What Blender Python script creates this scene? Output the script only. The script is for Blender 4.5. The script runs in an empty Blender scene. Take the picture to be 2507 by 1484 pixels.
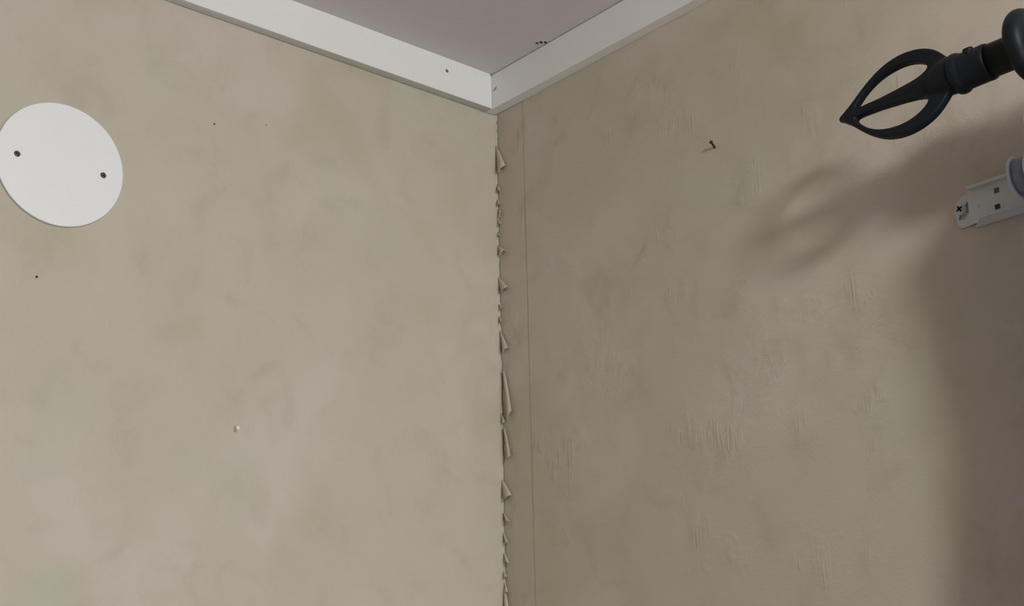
import bpy, bmesh, math, random
from mathutils import Vector, Matrix, noise

random.seed(7)
S = bpy.context.scene
COL = S.collection
H = 2.4                                   # ceiling height; corner of the room is x = 0, y = 0

# ------------------------------------------------------------------ camera
cam_d = bpy.data.cameras.new('camera')
cam = bpy.data.objects.new('camera', cam_d)
COL.objects.link(cam)
cam_d.sensor_fit = 'HORIZONTAL'
cam_d.sensor_width = 36.0
cam_d.lens = 36.0 * 3200.0 / 2507.0
cam_d.clip_start = 0.02
yaw, pit, rol = 0.8565, 0.3023, -0.0223
d = Vector((-math.cos(pit) * math.sin(yaw), math.cos(pit) * math.cos(yaw), math.sin(pit)))
r0 = Vector((math.cos(yaw), math.sin(yaw), 0)); u0 = r0.cross(d)
r = r0 * math.cos(rol) + u0 * math.sin(rol)
u = -r0 * math.sin(rol) + u0 * math.cos(rol)
M3 = Matrix((r, u, -d)).transposed()
cam.matrix_world = Matrix.Translation((1.1755, -0.9971, H - 0.7834)) @ M3.to_4x4()
S.camera = cam

# ------------------------------------------------------------------ world, exposure
W = bpy.data.worlds.new('world'); S.world = W
W.use_nodes = True
W.node_tree.nodes['Background'].inputs[0].default_value = (0.80, 0.88, 1.0, 1)
W.node_tree.nodes['Background'].inputs[1].default_value = 0.3
S.view_settings.view_transform = 'Standard'
S.view_settings.look = 'None'
S.view_settings.gamma = 1.0
S.view_settings.use_curve_mapping = False
S.view_settings.exposure = 0.0
WORLD_STRENGTH = 6.2
W.node_tree.nodes['Background'].inputs[1].default_value = WORLD_STRENGTH
pd = bpy.data.lights.new('window_daylight', 'AREA')      # portal: only guides daylight sampling through the window
pd.shape = 'RECTANGLE'; pd.size = 1.1; pd.size_y = 1.0; pd.cycles.is_portal = True
po = bpy.data.objects.new('window_daylight', pd); COL.objects.link(po)
po.location = (2.3, -0.65, 1.25); po.rotation_euler = (0, math.radians(90), 0)
LAMP = Vector((1.62, -0.60, H))
LAMP_POWER = 164.0

# ------------------------------------------------------------------ materials
def lin(c):
    return tuple((v / 255 / 12.92) if v / 255 <= 0.04045 else ((v / 255 + 0.055) / 1.055) ** 2.4 for v in c) + (1,)

def new_mat(name):
    m = bpy.data.materials.new(name); m.use_nodes = True
    nt = m.node_tree
    return m, nt, nt.nodes['Principled BSDF']

def N(nt, kind, **kw):
    n = nt.nodes.new(kind)
    for k, v in kw.items():
        if k == 'inp':
            for a, b in v.items(): n.inputs[a].default_value = b
        else: setattr(n, k, v)
    return n

def ramp(nt, src, p0, p1, c0=0.0, c1=1.0):
    n = N(nt, 'ShaderNodeMapRange', interpolation_type='SMOOTHSTEP',
          inp={'From Min': p0, 'From Max': p1, 'To Min': c0, 'To Max': c1})
    nt.links.new(src, n.inputs['Value'])
    return n.outputs['Result']

def mix(nt, fac, a, b):
    n = N(nt, 'ShaderNodeMix', data_type='RGBA')
    if isinstance(fac, float): n.inputs[0].default_value = fac
    else: nt.links.new(fac, n.inputs[0])
    for i, v in ((6, a), (7, b)):
        if isinstance(v, tuple): n.inputs[i].default_value = v
        else: nt.links.new(v, n.inputs[i])
    return n.outputs[2]

def mul(nt, a, b):
    n = N(nt, 'ShaderNodeMath', operation='MULTIPLY')
    for i, v in ((0, a), (1, b)):
        if isinstance(v, float): n.inputs[i].default_value = v
        else: nt.links.new(v, n.inputs[i])
    return n.outputs[0]

def add(nt, a, b):
    n = N(nt, 'ShaderNodeMath', operation='ADD')
    nt.links.new(a, n.inputs[0]); nt.links.new(b, n.inputs[1])
    return n.outputs[0]

def noi(nt, vec, scale, detail=3.0, rough=0.5, dist=0.0):
    n = N(nt, 'ShaderNodeTexNoise', inp={'Scale': scale, 'Detail': detail, 'Roughness': rough, 'Distortion': dist})
    nt.links.new(vec, n.inputs['Vector'])
    return n.outputs['Fac']

def mapped(nt, src, loc=(0, 0, 0), rot=(0, 0, 0), scale=(1, 1, 1)):
    n = N(nt, 'ShaderNodeMapping')
    n.inputs['Location'].default_value = loc; n.inputs['Rotation'].default_value = rot; n.inputs['Scale'].default_value = scale
    nt.links.new(src, n.inputs['Vector'])
    return n.outputs['Vector']

def wallpaper_material():
    m, nt, b = new_mat('plaster_effect_wallpaper')
    geo = N(nt, 'ShaderNodeNewGeometry').outputs['Position']
    big = noi(nt, geo, 4.2, 2.0, 0.5, 0.4)
    big2 = noi(nt, mapped(nt, geo, (3.1, 1.7, 5.2)), 5.5, 2.0, 0.5, 0.3)
    med = noi(nt, mapped(nt, geo, (7.3, 2.2, 1.1)), 17.0, 4.0, 0.6, 0.6)
    pat = noi(nt, mapped(nt, geo, (1.3, 8.2, 4.4)), 9.0, 3.0, 0.55, 0.5)
    base = (0.522, 0.478, 0.378, 1)
    pink = (0.575, 0.508, 0.440, 1)
    green = (0.495, 0.492, 0.388, 1)
    olive = (0.462, 0.428, 0.305, 1)
    c = mix(nt, ramp(nt, big, 0.44, 0.62), base, pink)
    c = mix(nt, ramp(nt, big2, 0.55, 0.72, 0, 0.75), c, green)
    c = mix(nt, ramp(nt, pat, 0.52, 0.76, 0, 0.65), c, olive)
    c = mix(nt, ramp(nt, med, 0.50, 0.78, 0, 0.5), c, (0.43, 0.375, 0.285, 1))
    c = mix(nt, ramp(nt, noi(nt, mapped(nt, geo, (2, 9, 3)), 11.0, 4.0, 0.6), 0.55, 0.8, 0, 0.30), c, (0.58, 0.53, 0.43, 1))
    nt.links.new(c, b.inputs['Base Color'])
    b.inputs['Roughness'].default_value = 0.78
    b.inputs['Specular IOR Level'].default_value = 0.25
    # relief: fine grain everywhere, trowel scratches only inside patches
    fine = noi(nt, geo, 330.0, 3.0, 0.6)
    sc1 = noi(nt, mapped(nt, geo, (0, 0, 0), (0.25, 0.2, 0.0), (420, 420, 26)), 1.0, 3.0, 0.55, 0.5)
    sc2 = noi(nt, mapped(nt, geo, (5, 2, 1), (0.9, 0.8, 0.0), (300, 300, 34)), 1.0, 3.0, 0.55, 0.5)
    m1 = ramp(nt, noi(nt, mapped(nt, geo, (4, 4, 1)), 13.0, 3.0, 0.6), 0.56, 0.70)
    m2 = ramp(nt, noi(nt, mapped(nt, geo, (9, 1, 6)), 15.0, 3.0, 0.6), 0.57, 0.70)
    blot = noi(nt, mapped(nt, geo, (1, 6, 2)), 75.0, 5.0, 0.65, 0.8)
    m3 = ramp(nt, noi(nt, mapped(nt, geo, (2, 2, 8)), 9.0, 3.0, 0.6), 0.50, 0.68)
    h = add(nt, mul(nt, fine, 0.20), mul(nt, mul(nt, sc1, m1), 0.85))
    h = add(nt, h, mul(nt, mul(nt, sc2, m2), 0.85))
    h = add(nt, h, mul(nt, mul(nt, blot, m3), 1.2))
    bp = N(nt, 'ShaderNodeBump', inp={'Strength': 0.85, 'Distance': 0.0013})
    nt.links.new(h, bp.inputs['Height']); nt.links.new(bp.outputs[0], b.inputs['Normal'])
    return m

def simple(name, col, rough=0.5, metal=0.0, bump=0.0, bscale=200.0, var=0.0, spec=0.5):
    m, nt, b = new_mat(name)
    geo = N(nt, 'ShaderNodeNewGeometry').outputs['Position']
    n = noi(nt, geo, bscale * 0.25, 3.0, 0.55)
    lo = tuple(v * (1 - var) for v in col[:3]) + (1,)
    hi = tuple(min(1, v * (1 + var)) for v in col[:3]) + (1,)
    nt.links.new(mix(nt, n, lo, hi), b.inputs['Base Color'])
    b.inputs['Roughness'].default_value = rough
    b.inputs['Metallic'].default_value = metal
    b.inputs['Specular IOR Level'].default_value = spec
    if bump:
        bp = N(nt, 'ShaderNodeBump', inp={'Strength': bump, 'Distance': 0.0006})
        nt.links.new(noi(nt, geo, bscale, 3.0, 0.6), bp.inputs['Height'])
        nt.links.new(bp.outputs[0], b.inputs['Normal'])
    return m

PAPER = wallpaper_material()
CEIL = simple('flat_ceiling_paint', (0.66, 0.62, 0.61), 0.9, 0, 0.3, 160.0, 0.03, 0.2)
TRIM = simple('white_trim_paint', (0.82, 0.82, 0.80), 0.55, 0, 0.12, 120.0, 0.015, 0.35)
PLATE = simple('white_plastic', (0.86, 0.87, 0.86), 0.45, 0, 0.05, 300.0, 0.01, 0.4)
BLACK = simple('black_painted_iron', (0.0085, 0.0105, 0.0135), 0.45, 0.0, 0.12, 700.0, 0.15, 0.16)
WMETAL = simple('white_enamelled_steel', (0.60, 0.63, 0.64), 0.45, 0, 0.08, 400.0, 0.03, 0.5)
GREYD = simple('grey_mottled_plastic', (0.24, 0.26, 0.29), 0.6, 0, 0.5, 420.0, 0.25, 0.3)  # mottled grey for the spool drum
STEEL = simple('dull_steel', (0.20, 0.22, 0.25), 0.42, 0.75, 0.2, 500.0, 0.15)
SCREWD = simple('dark_blued_screw', (0.085, 0.095, 0.115), 0.5, 0.5, 0.3, 600.0, 0.2)
RUST = simple('rusty_iron', (0.050, 0.036, 0.020), 0.75, 0.2, 0.6, 900.0, 0.35, 0.3)
DIRT_SHADE = simple('dark_dirt_and_slot_shade', (0.018, 0.015, 0.011), 0.95, 0, 0.6, 900.0, 0.3, 0.1)  # dirt specks, and painted shade in the screw slots
HOLE_SHADE = simple('pin_hole_shade', (0.05, 0.042, 0.032), 0.95, 0, 0.4, 900.0, 0.2, 0.1)  # dark colour stands for the shade inside a pin hole
IVORY = simple('ivory_painted_nail', (0.86, 0.83, 0.74), 0.4, 0, 0.05, 500.0, 0.02)
FLOOR = simple('timber_floor', (0.34, 0.24, 0.16), 0.5, 0, 0.2, 60.0, 0.2)
CLOTH = simple('mauve_curtain_cloth', (0.38, 0.35, 0.46), 0.9, 0, 0.4, 900.0, 0.2, 0.1)

def sheer(m, col, fac):
    # thin woven cloth that lets some light through
    nt = m.node_tree; b = nt.nodes['Principled BSDF']; out = nt.nodes['Material Output']
    t = N(nt, 'ShaderNodeBsdfTranslucent'); t.inputs['Color'].default_value = col
    mx = N(nt, 'ShaderNodeMixShader'); mx.inputs[0].default_value = fac
    nt.links.new(b.outputs[0], mx.inputs[1]); nt.links.new(t.outputs[0], mx.inputs[2]); nt.links.new(mx.outputs[0], out.inputs['Surface'])
sheer(CLOTH, (0.33, 0.37, 0.70, 1), 0.45)

# ------------------------------------------------------------------ helpers
def link(name, me, mat, parent=None, smooth=False):
    o = bpy.data.objects.new(name, me); COL.objects.link(o)
    if mat: me.materials.append(mat)
    if smooth:
        for p in me.polygons: p.use_smooth = True
    if parent: o.parent = parent
    return o

def from_bm(name, bm, mat, parent=None, smooth=False):
    bmesh.ops.recalc_face_normals(bm, faces=bm.faces)
    me = bpy.data.meshes.new(name); bm.to_mesh(me); bm.free()
    return link(name, me, mat, parent, smooth)

def tag(o, label, cat, group=None):
    o['label'] = label; o['category'] = cat
    if group: o['group'] = group
    return o

def struct(o, label, cat='wall'):
    o['kind'] = 'structure'; o['label'] = label; o['category'] = cat
    return o

def empty(name, loc):
    o = bpy.data.objects.new(name, None); COL.objects.link(o); o.location = loc
    o.empty_display_size = 0.02
    return o

def keep(child, parent):
    child.parent = parent
    child.matrix_parent_inverse = Matrix.Translation(-Vector(parent.location))
    return child

def box_bm(x0, x1, y0, y1, z0, z1, bevel=0.0, seg=2):
    bm = bmesh.new()
    bmesh.ops.create_cube(bm, size=1.0, matrix=Matrix.Translation(((x0 + x1) / 2, (y0 + y1) / 2, (z0 + z1) / 2)) @ Matrix.Diagonal((x1 - x0, y1 - y0, z1 - z0, 1)))
    if bevel:
        bmesh.ops.bevel(bm, geom=list(bm.edges), offset=bevel, segments=seg, affect='EDGES', profile=0.5)
    return bm

def lathe_bm(profile, axis, origin, seg=32, bm=None):
    """profile: (along, radius) pairs, revolved about axis through origin"""
    bm = bm or bmesh.new()
    a = Vector(axis).normalized()
    t = Vector((0, 0, 1)) if abs(a.z) < 0.9 else Vector((1, 0, 0))
    e1 = a.cross(t).normalized(); e2 = a.cross(e1)
    rings = []
    for s, rad in profile:
        c = Vector(origin) + a * s
        if rad < 1e-7: rings.append([bm.verts.new(c)])
        else: rings.append([bm.verts.new(c + (e1 * math.cos(k * 2 * math.pi / seg) + e2 * math.sin(k * 2 * math.pi / seg)) * rad) for k in range(seg)])
    for A, B in zip(rings, rings[1:]):
        for k in range(seg):
            k2 = (k + 1) % seg
            if len(A) == 1 and len(B) == 1: continue
            if len(A) == 1: bm.faces.new((A[0], B[k2], B[k]))
            elif len(B) == 1: bm.faces.new((A[k], A[k2], B[0]))
            else: bm.faces.new((A[k], A[k2], B[k2], B[k]))
    return bm

def plate_mesh(name, loops, depth, bevel, res=3):
    """flat shape with holes (first loop = outline) in XY, thickness along Z"""
    cu = bpy.data.curves.new(name, 'CURVE'); cu.dimensions = '2D'; cu.fill_mode = 'BOTH'
    for lp in loops:
        sp = cu.splines.new('POLY'); sp.points.add(len(lp) - 1); sp.use_cyclic_u = True
        for p, q in zip(sp.points, lp): p.co = (q[0], q[1], 0, 1)
    cu.extrude = max(0.0, depth / 2 - bevel); cu.bevel_depth = bevel; cu.bevel_resolution = res; cu.offset = -bevel
    o = bpy.data.objects.new(name, cu); COL.objects.link(o)
    dg = bpy.context.evaluated_depsgraph_get(); dg.update()
    me = bpy.data.meshes.new_from_object(o.evaluated_get(dg))
    me.materials.clear(); me.name = name
    bpy.data.objects.remove(o)
    return me

def circ(cx, cy, rad, n=48, a0=0.0):
    return [(cx + rad * math.cos(a0 + 2 * math.pi * k / n), cy + rad * math.sin(a0 + 2 * math.pi * k / n)) for k in range(n)]

def spline(pts, n=6, closed=False):
    """Catmull-Rom through points of any dimension"""
    P = [Vector(p) for p in pts]; out = []; m = len(P)
    rng = range(m) if closed else range(m - 1)
    for i in rng:
        p0 = P[(i - 1) % m] if closed or i > 0 else P[0]
        p1 = P[i]; p2 = P[(i + 1) % m]
        p3 = P[(i + 2) % m] if closed or i + 2 < m else P[-1]
        for k in range(n):
            t = k / n
            out.append(0.5 * ((2 * p1) + (p2 - p0) * t + (2 * p0 - 5 * p1 + 4 * p2 - p3) * t * t + (3 * p1 - p0 - 3 * p2 + p3) * t ** 3))
    if not closed: out.append(P[-1])
    return out

# ------------------------------------------------------------------ the room shell
RX, RY = 2.2, -4.5
TH = 0.0485                                # trim height
TL, TR = 0.0135, 0.0155                    # how far each trim board stands off its wall
wall_left = struct(from_bm('wall_left', box_bm(-0.1, 0, RY, 0.0, 0, H), PAPER),
                   'beige plaster-effect papered wall left of the corner, carrying the round white plate')
wall_right = struct(from_bm('wall_right', box_bm(-0.1, RX, 0, 0.1, 0, H), PAPER),
                    'shadowed beige papered wall right of the corner, behind the black curtain rod')
ceiling = struct(from_bm('ceiling', box_bm(-0.1, RX + 0.1, RY - 0.1, 0.1, H, H + 0.1), CEIL),
                 'plain grey-white painted ceiling above the white trim boards', 'ceiling')
struct(from_bm('floor', box_bm(-0.1, RX + 0.1, RY - 0.1, 0.1, -0.1, 0), FLOOR), 'brown timber floor of the room', 'floor')
struct(from_bm('wall_back', box_bm(-0.1, RX + 0.1, RY - 0.1, RY, 0, H), PAPER), 'beige papered wall behind the viewpoint')
# far right end: a wall with an unseen window, assumed to brighten the left wall
WY0, WY1, WZ0, WZ1 = -1.15, -0.15, 0.7, 1.8
bm = box_bm(RX, RX + 0.1, RY, WY0, 0, H)
for q in ((WY1, 0.1, 0, H), (WY0, WY1, 0, WZ0), (WY0, WY1, WZ1, H)):
    b2 = box_bm(RX, RX + 0.1, *q); me2 = bpy.data.meshes.new('t'); b2.to_mesh(me2); b2.free(); bm.from_mesh(me2); bpy.data.meshes.remove(me2)
struct(from_bm('wall_side', bm, PAPER), 'beige papered wall at the far right end around the window')
window_1 = empty('window_1', (RX + 0.05, (WY0 + WY1) / 2, WZ0))
struct(window_1, 'white framed window in the far right wall, out of view', 'window')
for q in ((WY0, WY0 + 0.05, WZ0, WZ1), (WY1 - 0.05, WY1, WZ0, WZ1), (WY0 + 0.05, WY1 - 0.05, WZ0, WZ0 + 0.05), (WY0 + 0.05, WY1 - 0.05, WZ1 - 0.05, WZ1), (-0.675, -0.625, WZ0 + 0.05, WZ1 - 0.05)):
    keep(from_bm('window_frame', box_bm(RX + 0.03, RX + 0.08, *q, 0.004), TRIM), window_1)

# second drop of paper on the right wall, butt seam 55 mm from the corner
from_bm('wallpaper_sheet', box_bm(0.0555, RX, -0.0006, 0.0, 0.0, H - 0.01), PAPER, wall_right)

# trim boards: the right one runs into the corner, the left one butts against it
def trim_left():
    # profile in the (y, z) face plane with the rounded upper end at the corner
    y1 = -TR - 0.0004
    lp = [(RY, H - TH), (y1, H - TH), (y1, H - 0.0085)]
    for k in range(7):
        a = math.radians(k * 15)
        lp.append((y1 - 0.0050 + 0.0050 * math.cos(a), H - 0.0050 + 0.0052 * math.sin(a)))
    lp.append((RY, H + 0.0002))
    me = plate_mesh('trim_1', [lp], TL - 0.0010, 0.0006, 2)
    o = link('trim_1', me, TRIM)
    # local x -> world y, local y -> world z, local z -> world x
    me.transform(Matrix(((0, 0, 1, 0.0010 + (TL - 0.0010) / 2), (1, 0, 0, 0), (0, 1, 0, 0), (0, 0, 0, 1))))
    return o
trim_1 = struct(trim_left(), 'bright white trim board along the ceiling edge of the left wall', 'trim')
trim_2 = struct(from_bm('trim_2', box_bm(0.0, RX, -TR, -0.0006, H - TH - 0.0004, H - 0.0008, 0.0006), TRIM),
                'greyer white trim board along the ceiling edge of the right wall', 'trim')

# ------------------------------------------------------------------ torn wallpaper along the corner
RV = Vector((0.6499, 0.7597)); CV = Vector((0.763, -0.646))
def cpt(w, z, h):
    """w: mm to the right of the corner line, z: mm below ceiling (negative), h: mm in front of the right wall"""
    e = (0.7597 * w + h) / 0.646
    x = max(0.5, RV.x * w + CV.x * e)
    return Vector((x / 1000, -h / 1000, H + z / 1000))

def ragged_edge():
    # loosened edge of the left wall's paper: a wavy strip that laps round the corner on to the right wall
    bm = bmesh.new(); rows = []
    z = -TH * 1000 - 1.0
    while z > -1000:
        n1 = noise.noise(Vector((z * 0.035, 0.3, 1.0))); n2 = noise.noise(Vector((z * 0.16, 4.3, 2.0))); n3 = noise.noise(Vector((z * 0.5, 8.1, 3.0)))
        lift = 0.9 + 1.1 * max(0, n1 + 0.25) + 0.3 * n2
        edge = 3.0 + 2.2 * n1 + 2.0 * n2 + 1.5 * n3
        row = [(-0.5, -34), (-0.05, -24 + 2 * n1), (0.15 + 0.25 * lift, -14 + 3 * n1), (0.5 + 0.9 * lift, -7.0 + 1.5 * n2), (0.9 + 1.1 * lift, -3.6), (1.9 + 1.0 * lift, -2.0), (max(2.6, edge) + 1.2, -1.1 - 0.5 * n3)]
        rows.append([bm.verts.new((a / 1000, b / 1000, H + z / 1000)) for a, b in row])
        z -= 1.6
    for A, B in zip(rows, rows[1:]):
        for k in range(len(A) - 1): bm.faces.new((A[k], A[k + 1], B[k + 1], B[k]))
    o = from_bm('wallpaper_edge', bm, PAPER, wall_left, True)
    md = o.modifiers.new('thickness', 'SOLIDIFY'); md.thickness = 0.0003; md.offset = 0
    o['label'] = 'loosened ragged edge of the wallpaper running down the corner'
ragged_edge()

def flap(top, tip, low, apex=0.06, bulge=4.5):
    """a torn tongue of paper curled into a cone that opens downwards"""
    (wa, za), (wt, zt), (wb, zb) = top, tip, low
    big = max(2.0, wt - wb)
    rim = [('P', wb + 0.35 * big, zb + 2.5, 2.2), ('P', wb + 0.08 * big, zb + 1.0, 3.2), ('P', wb, zb, 4.0 + 0.6 * bulge),
           ('P', wb + 0.38 * big, zb + 0.35 * (zt - zb) + 0.5, 3.5 + bulge), ('P', wb + 0.8 * big, zt - 0.3, 3.0 + 0.7 * bulge),
           ('P', wt, zt, 2.4), ('P', wb + 0.62 * big, zt + 1.5, 1.0), ('P', wb + 0.2 * big, zt + 2.0, 0.9)]
    pts = []
    for q in rim:
        pts.append(cpt(*q[1:]))
    rimc = spline(pts, 3)
    ap = cpt(wa, za, 1.8)
    bm = bmesh.new(); rows = []
    nr = 5
    cz = sum((p.z for p in rimc)) / len(rimc)
    for i in range(nr + 1):
        t = apex + (1 - apex) * (i / nr)
        row = []
        for k, p in enumerate(rimc):
            q = ap.lerp(p, t)
            if apex > 0.2:                 # roll rather than cone: keep the top edge level
                q.z = ap.z + (p.z - ap.z) * (i / nr)
                q.z -= 0.0 if i else 0.0005 * random.random()
            q.x += 0.0007 * math.sin(math.pi * i / nr) * (1 if q.x > 0.002 else 0)
            if i == nr: q.z += random.uniform(-0.0007, 0.0007)
            row.append(bm.verts.new(q))
        rows.append(row)
    for A, B in zip(rows, rows[1:]):
        for k in range(len(A) - 1): bm.faces.new((A[k], A[k + 1], B[k + 1], B[k]))
    o = from_bm('wallpaper_flap', bm, PAPER, wall_left, True)
    md = o.modifiers.new('thickness', 'SOLIDIFY'); md.thickness = 0.00035; md.offset = 0
    return o

FLAPS = [  # top, tip, low, apex width, bulge
    ((-0.5, -88.2), (12.3, -127.9), (2.2, -132.3), 0.08, 5),
    ((1.5, -145.6), (5.6, -158.1), (0.8, -157.2), 0.1, 3),
    ((0.7, -166.0), (5.3, -175.7), (0.5, -177.0), 0.1, 3),
    ((2.0, -179.1), (5.6, -186.2), (2.1, -194.0), 0.1, 2),
    ((1.2, -193.9), (5.8, -202.3), (1.5, -202.9), 0.1, 3),
    ((0.9, -210.8), (3.9, -217.0), (0.3, -217.6), 0.1, 2),
    ((-0.4, -227.1), (10.0, -240.0), (2.2, -244.0), 0.08, 4),
    ((-0.6, -268.5), (12.5, -289.0), (3.3, -292.0), 0.06, 5),
    ((-0.5, -303.6), (6.4, -312.7), (2.0, -313.6), 0.1, 3),
    ((-0.6, -319.3), (4.8, -328.8), (1.2, -331.2), 0.1, 3),
    ((0.2, -335.5), (10.5, -365.4), (3.9, -369.0), 0.14, 4),
    ((0.5, -391.8), (13.1, -444.6), (7.2, -451.9), 0.42, 4),
    ((-1.0, -439.2), (5.3, -453.9), (1.4, -456.8), 0.15, 2),
    ((0.0, -461.2), (10.7, -497.2), (6.3, -500.5), 0.45, 4),
    ((-1.5, -519.5), (11.3, -542.9), (1.4, -546.7), 0.05, 5),
    ((0.2, -560.1), (8.3, -573.1), (3.0, -573.6), 0.15, 4),
    ((-0.8, -581.8), (6.2, -597.3), (2.1, -598.3), 0.1, 3),
    ((0.0, -606.7), (6.9, -620.4), (1.7, -619.8), 0.1, 3),
    ((-0.8, -627.1), (4.2, -636.2), (-0.5, -637.8), 0.12, 3),
    ((-0.2, -639.4), (4.8, -653.0), (1.0, -654.9), 0.15, 3),
    ((-1.0, -648.3), (6.0, -678.0), (-0.5, -682.0), 0.3, 5),
]
for f in FLAPS: flap(*f)

# pin holes in the left wall's paper, their shade painted on shallow dishes
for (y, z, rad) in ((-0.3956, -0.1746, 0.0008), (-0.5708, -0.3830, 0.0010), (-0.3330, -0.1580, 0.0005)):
    o = from_bm('pin_hole', lathe_bm([(0.0001, 0), (0.0001, rad * 0.8), (0.0004, rad), (0.0002, rad * 1.25), (-0.0005, rad * 1.3)], (1, 0, 0), (0, y, H + z), 10), HOLE_SHADE, wall_left, True)

# ------------------------------------------------------------------ round blanking plate on the left wall
PY, PZ, PR = -0.5580, H - 0.2653, 0.0635
def blank_plate():
    root = empty('cover_plate', (0, PY, PZ))
    tag(root, 'round white blanking plate with two dark screws on the left wall', 'cover plate')
    hs = 0.0430
    me = plate_mesh('plate', [circ(0, 0, PR, 96), circ(-hs, -0.0005, 0.0030, 24), circ(hs, -0.0005, 0.0030, 24)], 0.0032, 0.0008, 3)
    me.transform(Matrix(((0, 0, 1, 0.0016), (1, 0, 0, 0), (0, 1, 0, 0), (0, 0, 0, 1))))
    o = link('plate', me, PLATE, root)
    for s in (-1, 1):
        bm = lathe_bm([(0.0002, 0.0033), (0.0016, 0.0029), (0.0022, 0.0022), (0.0024, 0)], (1, 0, 0), (0, s * hs, -0.0005), 20)
        sc = from_bm('screw', bm, SCREWD, root, True)
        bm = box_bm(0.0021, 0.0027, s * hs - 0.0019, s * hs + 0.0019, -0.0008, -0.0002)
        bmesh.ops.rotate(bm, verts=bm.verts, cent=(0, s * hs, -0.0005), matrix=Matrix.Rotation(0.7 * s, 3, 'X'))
        from_bm('slot', bm, DIRT_SHADE, sc)  # solid dark bar, the slot's shade put into its colour
    return root
blank_plate()

# ------------------------------------------------------------------ nails
def nail(name, base, tipv, shaft_r, head_r, mat, label, bent=False):
    root = empty(name, base); tag(root, label, 'nail')
    L = tipv.length; a = tipv.normalized()
    from_bm('shaft', lathe_bm([(-0.003, shaft_r), (L * 0.5, shaft_r), (L - 0.0008, shaft_r * 0.95)], a, (0, 0, 0), 12), mat, root, True)
    from_bm('head', lathe_bm([(L - 0.0012, shaft_r * 0.8), (L - 0.0008, head_r * 0.9), (L - 0.0003, head_r), (L + 0.0002, head_r * 0.92), (L + 0.0005, head_r * 0.5), (L + 0.0005, 0)], a, (0, 0, 0), 16), mat, root, True)
    return root
nail('wall_nail', (0.3587, -0.0006, H - 0.2205), Vector((0.0022, -0.0085, 0.0034)), 0.0011, 0.0020, RUST,
     'small rusty nail sticking out of the right wall left of the finial')
nail('picture_nail', (0.0, -0.3560, H - 0.5035), Vector((0.0072, 0.0, 0.0004)), 0.0011, 0.0020, IVORY,
     'pale painted nail head standing out of the left wall below centre')

# nail heads in the trim
o = from_bm('nail_head', lathe_bm([(-0.0005, 0.0023), (0.0001, 0.0023), (0.0005, 0.0017), (0.0004, 0.0008), (0.0002, 0)], (1, 0, 0), (TL, -0.0886, H - 0.0182), 16), STEEL, trim_1, True)
o['label'] = 'grey sunken nail head'
bm = lathe_bm([(-0.0005, 0.0013), (0.0004, 0.0012), (0.0008, 0.0005), (0.0008, 0)], (0, -1, 0), (0.0206, -TR, H - 0.0226), 10)
lathe_bm([(0.0, 0.0), (0.0005, 0.0005), (0.0040, 0.0004), (0.0048, 0.0)], (-0.9, -0.2, -0.75), (0.0206, -TR - 0.0004, H - 0.0226), 6, bm)
lathe_bm([(0.0, 0.0), (0.0005, 0.0004), (0.0032, 0.0003), (0.0045, 0.0)], (0.95, -0.15, 0.55), (0.0206, -TR - 0.0004, H - 0.0226), 6, bm)
o = from_bm('nail_head', bm, STEEL, trim_2, True)
o['label'] = 'small burred nail head beside the corner joint'

# dirt specks where the ceiling meets the right trim board
def speck(x, y, rx, ry, label):
    bm = bmesh.new()
    bmesh.ops.create_icosphere(bm, subdivisions=2, radius=1.0)
    for v in bm.verts:
        v.co *= 1 + 0.35 * noise.noise(v.co * 1.9 + Vector((x * 900, y * 900, 0)))
    bmesh.ops.transform(bm, verts=bm.verts, matrix=Matrix.Diagonal((rx, ry, 0.0009, 1)))
    o = from_bm('dirt_speck', bm, DIRT_SHADE, None, True)
    o.location = (x, y, H - 0.0006)
    return tag(o, label, 'dirt', 'dirt specks on the ceiling by the right trim')
speck(0.1127, -0.0253, 0.0011, 0.0019, 'leftmost dark dirt speck on the ceiling above the right trim board')
speck(0.1176, -0.0230, 0.0015, 0.0022, 'middle and darkest dirt speck on the ceiling above the right trim board')
speck(0.1206, -0.0186, 0.0013, 0.0021, 'rightmost dirt speck on the ceiling touching the right trim board')

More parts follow.
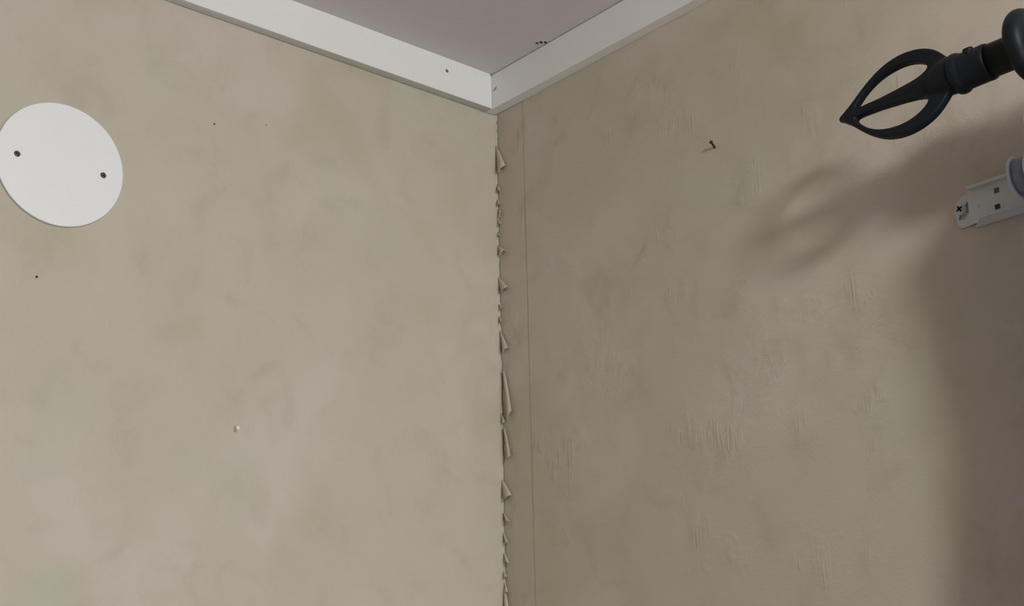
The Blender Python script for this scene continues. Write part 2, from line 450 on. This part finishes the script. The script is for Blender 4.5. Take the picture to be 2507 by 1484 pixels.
# ------------------------------------------------------------------ curtain rod with leaf finial
RD, RZ = -0.090, H - 0.2972                # rod axis
X0 = 0.5745                                # leaf tip
def curtain_rod():
    root = empty('curtain_rod', (X0 + 0.111, RD, RZ))
    tag(root, 'black iron curtain rod ending in an open leaf finial at upper right', 'curtain rod')
    mm = lambda L: [(p[0] / 1000, p[1] / 1000) for p in L]
    half = [(1.5, 1.6), (6, 5.0), (13, 10.6), (22, 19), (31, 26.5), (42, 33.5), (54, 38), (66, 39.4), (78, 38), (88, 34.5), (96, 29.5), (103, 22.5), (108.5, 15.5), (112, 12)]
    up = [tuple(v) for v in spline(half, 4)]
    out = [(0.0, 0.0)] + up + [(x, -y) for x, y in reversed(up)]
    win = [(17, 6.0), (24, 14.5), (32, 21.0), (42, 26.0), (54, 28.8), (66, 29.0), (77, 26.2), (85, 21.5), (88.6, 16.5), (86, 12.4), (78, 9.2), (66, 7.2), (54, 5.8), (42, 4.7), (30, 4.2), (21, 4.2)]
    w1 = [tuple(v) for v in spline(win, 3, True)]
    w2 = [(x, -y) for x, y in reversed(w1)]
    me = plate_mesh('finial', [mm(out), mm(w1), mm(w2)], 0.0085, 0.0016, 3)
    # local y -> z; thickness -> y
    me.transform(Matrix(((1, 0, 0, 0), (0, 0, -1, 0), (0, 1, 0, 0), (0, 0, 0, 1))))
    bm = bmesh.new(); bm.from_mesh(me)
    # swollen neck where the leaf joins the socket and a small knob at the tip
    lathe_bm([(0.083, 0), (0.087, 0.0065), (0.092, 0.0105), (0.098, 0.0138), (0.104, 0.0155), (0.110, 0.0160), (0.116, 0.0150), (0.116, 0)], (1, 0, 0), (0, 0, 0), 24, bm)
    lathe_bm([(-0.0012, 0), (0.0, 0.0020), (0.003, 0.0031), (0.008, 0.0042), (0.018, 0.0046), (0.030, 0.0046), (0.060, 0.0055), (0.085, 0.0085), (0.10, 0.009), (0.10, 0)], (1, 0, 0), (0, 0, 0), 16, bm)
    bmesh.ops.rotate(bm, verts=bm.verts, cent=(0, 0, 0), matrix=Matrix.Rotation(math.radians(-9), 3, 'X'))
    bmesh.ops.translate(bm, verts=bm.verts, vec=(X0 - root.location.x, 0, 0.0012))
    bpy.data.meshes.remove(me)
    leaf = from_bm('finial', bm, BLACK, root, True)
    rm = leaf.modifiers.new('fuse', 'REMESH'); rm.mode = 'VOXEL'; rm.voxel_size = 0.0008; rm.use_smooth_shade = True
    sm = leaf.modifiers.new('round', 'SMOOTH'); sm.factor = 0.5; sm.iterations = 7
    # socket, sleeve and rod (x measured from the leaf tip, mm -> m)
    a = lambda x: x / 1000 - 0.111
    from_bm('socket', lathe_bm([(a(112.5), 0.0), (a(112.5), 0.0156), (a(113.2), 0.0168), (a(115.5), 0.0174), (a(118.5), 0.0170), (a(120.5), 0.0157), (a(122), 0.0153), (a(138), 0.0151), (a(141), 0.0153), (a(143.5), 0.0149), (a(144), 0.0138), (a(144), 0)], (1, 0, 0), (0, 0, 0), 40), BLACK, root, True)
    from_bm('rod', lathe_bm([(a(143), 0), (a(143), 0.0138), (1.15, 0.0138), (1.15, 0)], (1, 0, 0), (0, 0, 0), 40), BLACK, root, True)
    # set screw on the sleeve
    ax = Vector((0, -math.cos(math.radians(66)), math.sin(math.radians(66))))
    s = from_bm('set_screw', lathe_bm([(0.0135, 0.0042), (0.0158, 0.0044), (0.0170, 0.0036), (0.0174, 0.0016), (0.0166, 0.0)], ax, (a(129), 0, 0), 18), BLACK, root, True)
    ax2 = Vector((0, -math.cos(math.radians(38)), math.sin(math.radians(38))))
    from_bm('set_screw', lathe_bm([(0.0145, 0.0022), (0.0162, 0.0021), (0.0166, 0.0010), (0.0162, 0.0)], ax2, (a(131.5), 0, 0), 14), BLACK, root, True)
    # round collar of the rod's first ring
    prof = []
    R1, r1 = 0.0215, 0.0092
    for k in range(25):
        t = 2 * math.pi * k / 24
        prof.append((a(176) + r1 * 0.95 * math.cos(t), R1 + r1 * math.sin(t)))
    from_bm('collar', lathe_bm(prof, (1, 0, 0), (0, 0, -0.0005), 48), BLACK, root, True)
    # supporting bracket farther along
    bx = 0.34
    bmb = box_bm(bx - 0.006, bx + 0.006, 0.012, -RD - 0.0030, -0.005, 0.005, 0.002)
    from_bm('bracket_arm', bmb, BLACK, root)
    from_bm('bracket_plate', lathe_bm([(0, 0), (0, 0.028), (0.003, 0.027), (0.0042, 0.0)], (0, -1, 0), (bx, -RD - 0.0008, 0.0), 32), BLACK, root, True)
    from_bm('bracket_cup', lathe_bm([(bx - 0.008, 0.0140), (bx - 0.008, 0.0168), (bx + 0.008, 0.0168), (bx + 0.008, 0.0140)], (1, 0, 0), (0, 0, 0), 32), BLACK, root, True)
    return root
curtain_rod()

# ------------------------------------------------------------------ curtain hanging just beyond the right edge of the view
def curtain():
    bm = bmesh.new(); rows = []
    # gathered on the rod with a short heading that stands above it
    nx, nz = 120, 44
    for j in range(nz + 1):
        t = j / nz
        row = []
        for i in range(nx + 1):
            s = i / nx
            k = min(1.0, max(0.0, (s - 0.035) / 0.06)); k = k * k * (3 - 2 * k)
            top = -0.362 + 0.022 * min(1.0, s / 0.035) + k * 0.082 + 0.003 * k * math.sin(s * 2 * math.pi * 16)
            z = top + (-2.30 - top) * t ** 1.7
            edge = 0.733 - 0.20 * min(0.35, -z - 0.5) if z < -0.5 else 0.733 + 0.10 * (z + 0.5)
            x = edge + s * (1.45 - edge)
            f = min(1.0, max(0.0, (-z - 0.33) / 0.2))
            wave = math.sin(s * 2 * math.pi * 8 + 0.4)
            y = (1 - f) * (RD - 0.0235 - 0.0035 * wave) + f * (RD + 0.018 * wave)
            row.append(bm.verts.new((x, y, H + z)))
        rows.append(row)
    for A, B in zip(rows, rows[1:]):
        for k in range(nx): bm.faces.new((A[k], A[k + 1], B[k + 1], B[k]))
    o = from_bm('curtain', bm, CLOTH, None, True)
    tag(o, 'mauve-grey curtain hanging from the black rod beyond the right edge of the view', 'curtain')
curtain()

# ------------------------------------------------------------------ white bracket on the right wall
def white_bracket():
    bx, bz = 0.6272, -0.3760
    root = empty('blind_bracket', (bx, -0.0006, H + bz))
    tag(root, 'white metal blind bracket with a crosshead screw on the right wall', 'bracket')
    # tab: outline in (x, z) relative to root, mm
    def T(loops, name, depth, bev, y):
        me = plate_mesh(name, [[(p[0] / 1000, p[1] / 1000) for p in lp] for lp in loops], depth, bev, 2)
        me.transform(Matrix(((1, 0, 0, 0), (0, 0, -1, y), (0, 1, 0, 0), (0, 0, 0, 1))))
        return link(name, me, WMETAL, root)
    outl = [(11, 13.2), (5, 13.0), (1.0, 11.6), (-2.6, 8.5), (-4.8, 4.5), (-5.6, 0.5), (-5.4, -4), (-4.6, -9), (-3.4, -13.5), (-1.8, -15.5), (1, -16.3), (11, -15.6)]
    # curved slot round the screw
    slot = []
    for k in range(11):
        t = math.radians(-112 + k * 14.5); slot.append((0.6 + 8.4 * math.cos(t), 1.0 + 9.6 * math.sin(t)))
    for k in range(10, -1, -1):
        t = math.radians(-112 + k * 14.5); slot.append((0.6 + 5.2 * math.cos(t), 1.0 + 5.2 * math.sin(t)))
    T([outl, slot], 'mounting_tab', 0.0014, 0.0003, -0.0012)
    # crosshead screw
    sc = from_bm('screw', lathe_bm([(0.0, 0.0046), (0.0026, 0.0046), (0.0036, 0.0037), (0.0040, 0.0015), (0.0040, 0)], (0, -1, 0), (0.0004, 0, 0.0012), 24), WMETAL, root, True)
    for ang in (math.radians(62), math.radians(152)):
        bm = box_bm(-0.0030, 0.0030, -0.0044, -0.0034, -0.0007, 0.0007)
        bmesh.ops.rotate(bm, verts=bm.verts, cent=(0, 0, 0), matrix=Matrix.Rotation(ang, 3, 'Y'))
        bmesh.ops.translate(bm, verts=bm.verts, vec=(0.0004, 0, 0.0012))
        k = from_bm('cross_slot', bm, DIRT_SHADE, sc)  # dark bars paint the shade of the cross recess
    # channel web with two square holes
    def sq(cx, cz, a, b): return [(cx - a, cz - b), (cx + a, cz - b), (cx + a, cz + b), (cx - a, cz + b)]
    web = [(9.5, 14.6), (150, 14.6), (150, -16.5), (9.5, -16.5)]
    T([web, sq(37.0, 6.6, 2.5, 2.4), sq(35.8, -8.0, 2.5, 2.3)], 'channel', 0.0014, 0.0002, -0.0042)
    # small dimple pressed in the web
    from_bm('dimple', lathe_bm([(0.0, 0.0016), (0.0004, 0.0013), (0.0006, 0)], (0, -1, 0), (0.0190, -0.0048, -0.0025), 14), WMETAL, root, True)
    # lips: top one folded outwards, bottom one sloping back to the wall
    def strip(name, x0, x1, prof, th):
        bm = bmesh.new()
        A = [bm.verts.new((x0, y, z)) for y, z in prof]; B = [bm.verts.new((x1, y, z)) for y, z in prof]
        for k in range(len(prof) - 1): bm.faces.new((A[k], A[k + 1], B[k + 1], B[k]))
        o = from_bm(name, bm, WMETAL, root)
        md = o.modifiers.new('thickness', 'SOLIDIFY'); md.thickness = th; md.offset = 0
        return o
    strip('upper_lip', 0.0125, 0.150, [(-0.0044, 0.0146), (-0.0090, 0.0146), (-0.0094, 0.0168)], 0.0009)
    bm = bmesh.new()
    q = [bm.verts.new(c) for c in ((0.0112, -0.0006, -0.0186), (0.150, -0.0006, -0.0186), (0.150, -0.0120, -0.0154), (0.0226, -0.0120, -0.0154))]
    bm.faces.new(q)
    lip = from_bm('lower_lip', bm, WMETAL, root)
    md = lip.modifiers.new('thickness', 'SOLIDIFY'); md.thickness = 0.0010; md.offset = 0
    # white spool held in the channel
    xs = 0.0660
    cy, cz = -0.0215, 0.0035
    def disc(x, R):
        return lathe_bm([(x - 0.0012, 0), (x - 0.0012, R - 0.0008), (x - 0.0006, R), (x + 0.0006, R), (x + 0.0012, R - 0.0008), (x + 0.0012, 0)], (1, 0, 0), (0, cy, cz), 40)
    spool = from_bm('spool', lathe_bm([(xs, 0), (xs, 0.0160), (xs + 0.0145, 0.0160), (xs + 0.0145, 0)], (1, 0, 0), (0, cy, cz), 40), GREYD, root, True)
    from_bm('flange', disc(xs, 0.0186), WMETAL, spool)
    from_bm('flange', disc(xs + 0.0145, 0.0186), WMETAL, spool)
    return root
white_bracket()

# ------------------------------------------------------------------ ceiling lamp (out of view, lights the corner)
def ceiling_lamp():
    root = empty('ceiling_lamp', LAMP)
    tag(root, 'round opal ceiling lamp with a white base, out of view to the right', 'lamp')
    from_bm('base', lathe_bm([(0, 0), (0, 0.07), (0.03, 0.07), (0.034, 0.06), (0.034, 0)], (0, 0, -1), (0, 0, 0), 40), PLATE, root, True)
    m, nt, b = new_mat('opal_glass_lit')
    b.inputs['Base Color'].default_value = (0.9, 0.9, 0.88, 1)
    b.inputs['Emission Color'].default_value = (1.0, 0.985, 0.95, 1)
    b.inputs['Emission Strength'].default_value = LAMP_POWER
    prof = [(0.035, 0.0), (0.035, 0.055)] + [(0.073 - 0.038 * math.cos(t), 0.055 + 0.026 * math.sin(t)) for t in [k * math.pi / 12 for k in range(1, 12)]] + [(0.111, 0.055), (0.117, 0.025), (0.118, 0)]
    from_bm('shade', lathe_bm(prof, (0, 0, -1), (0, 0, 0), 40), m, root, True)
ceiling_lamp()
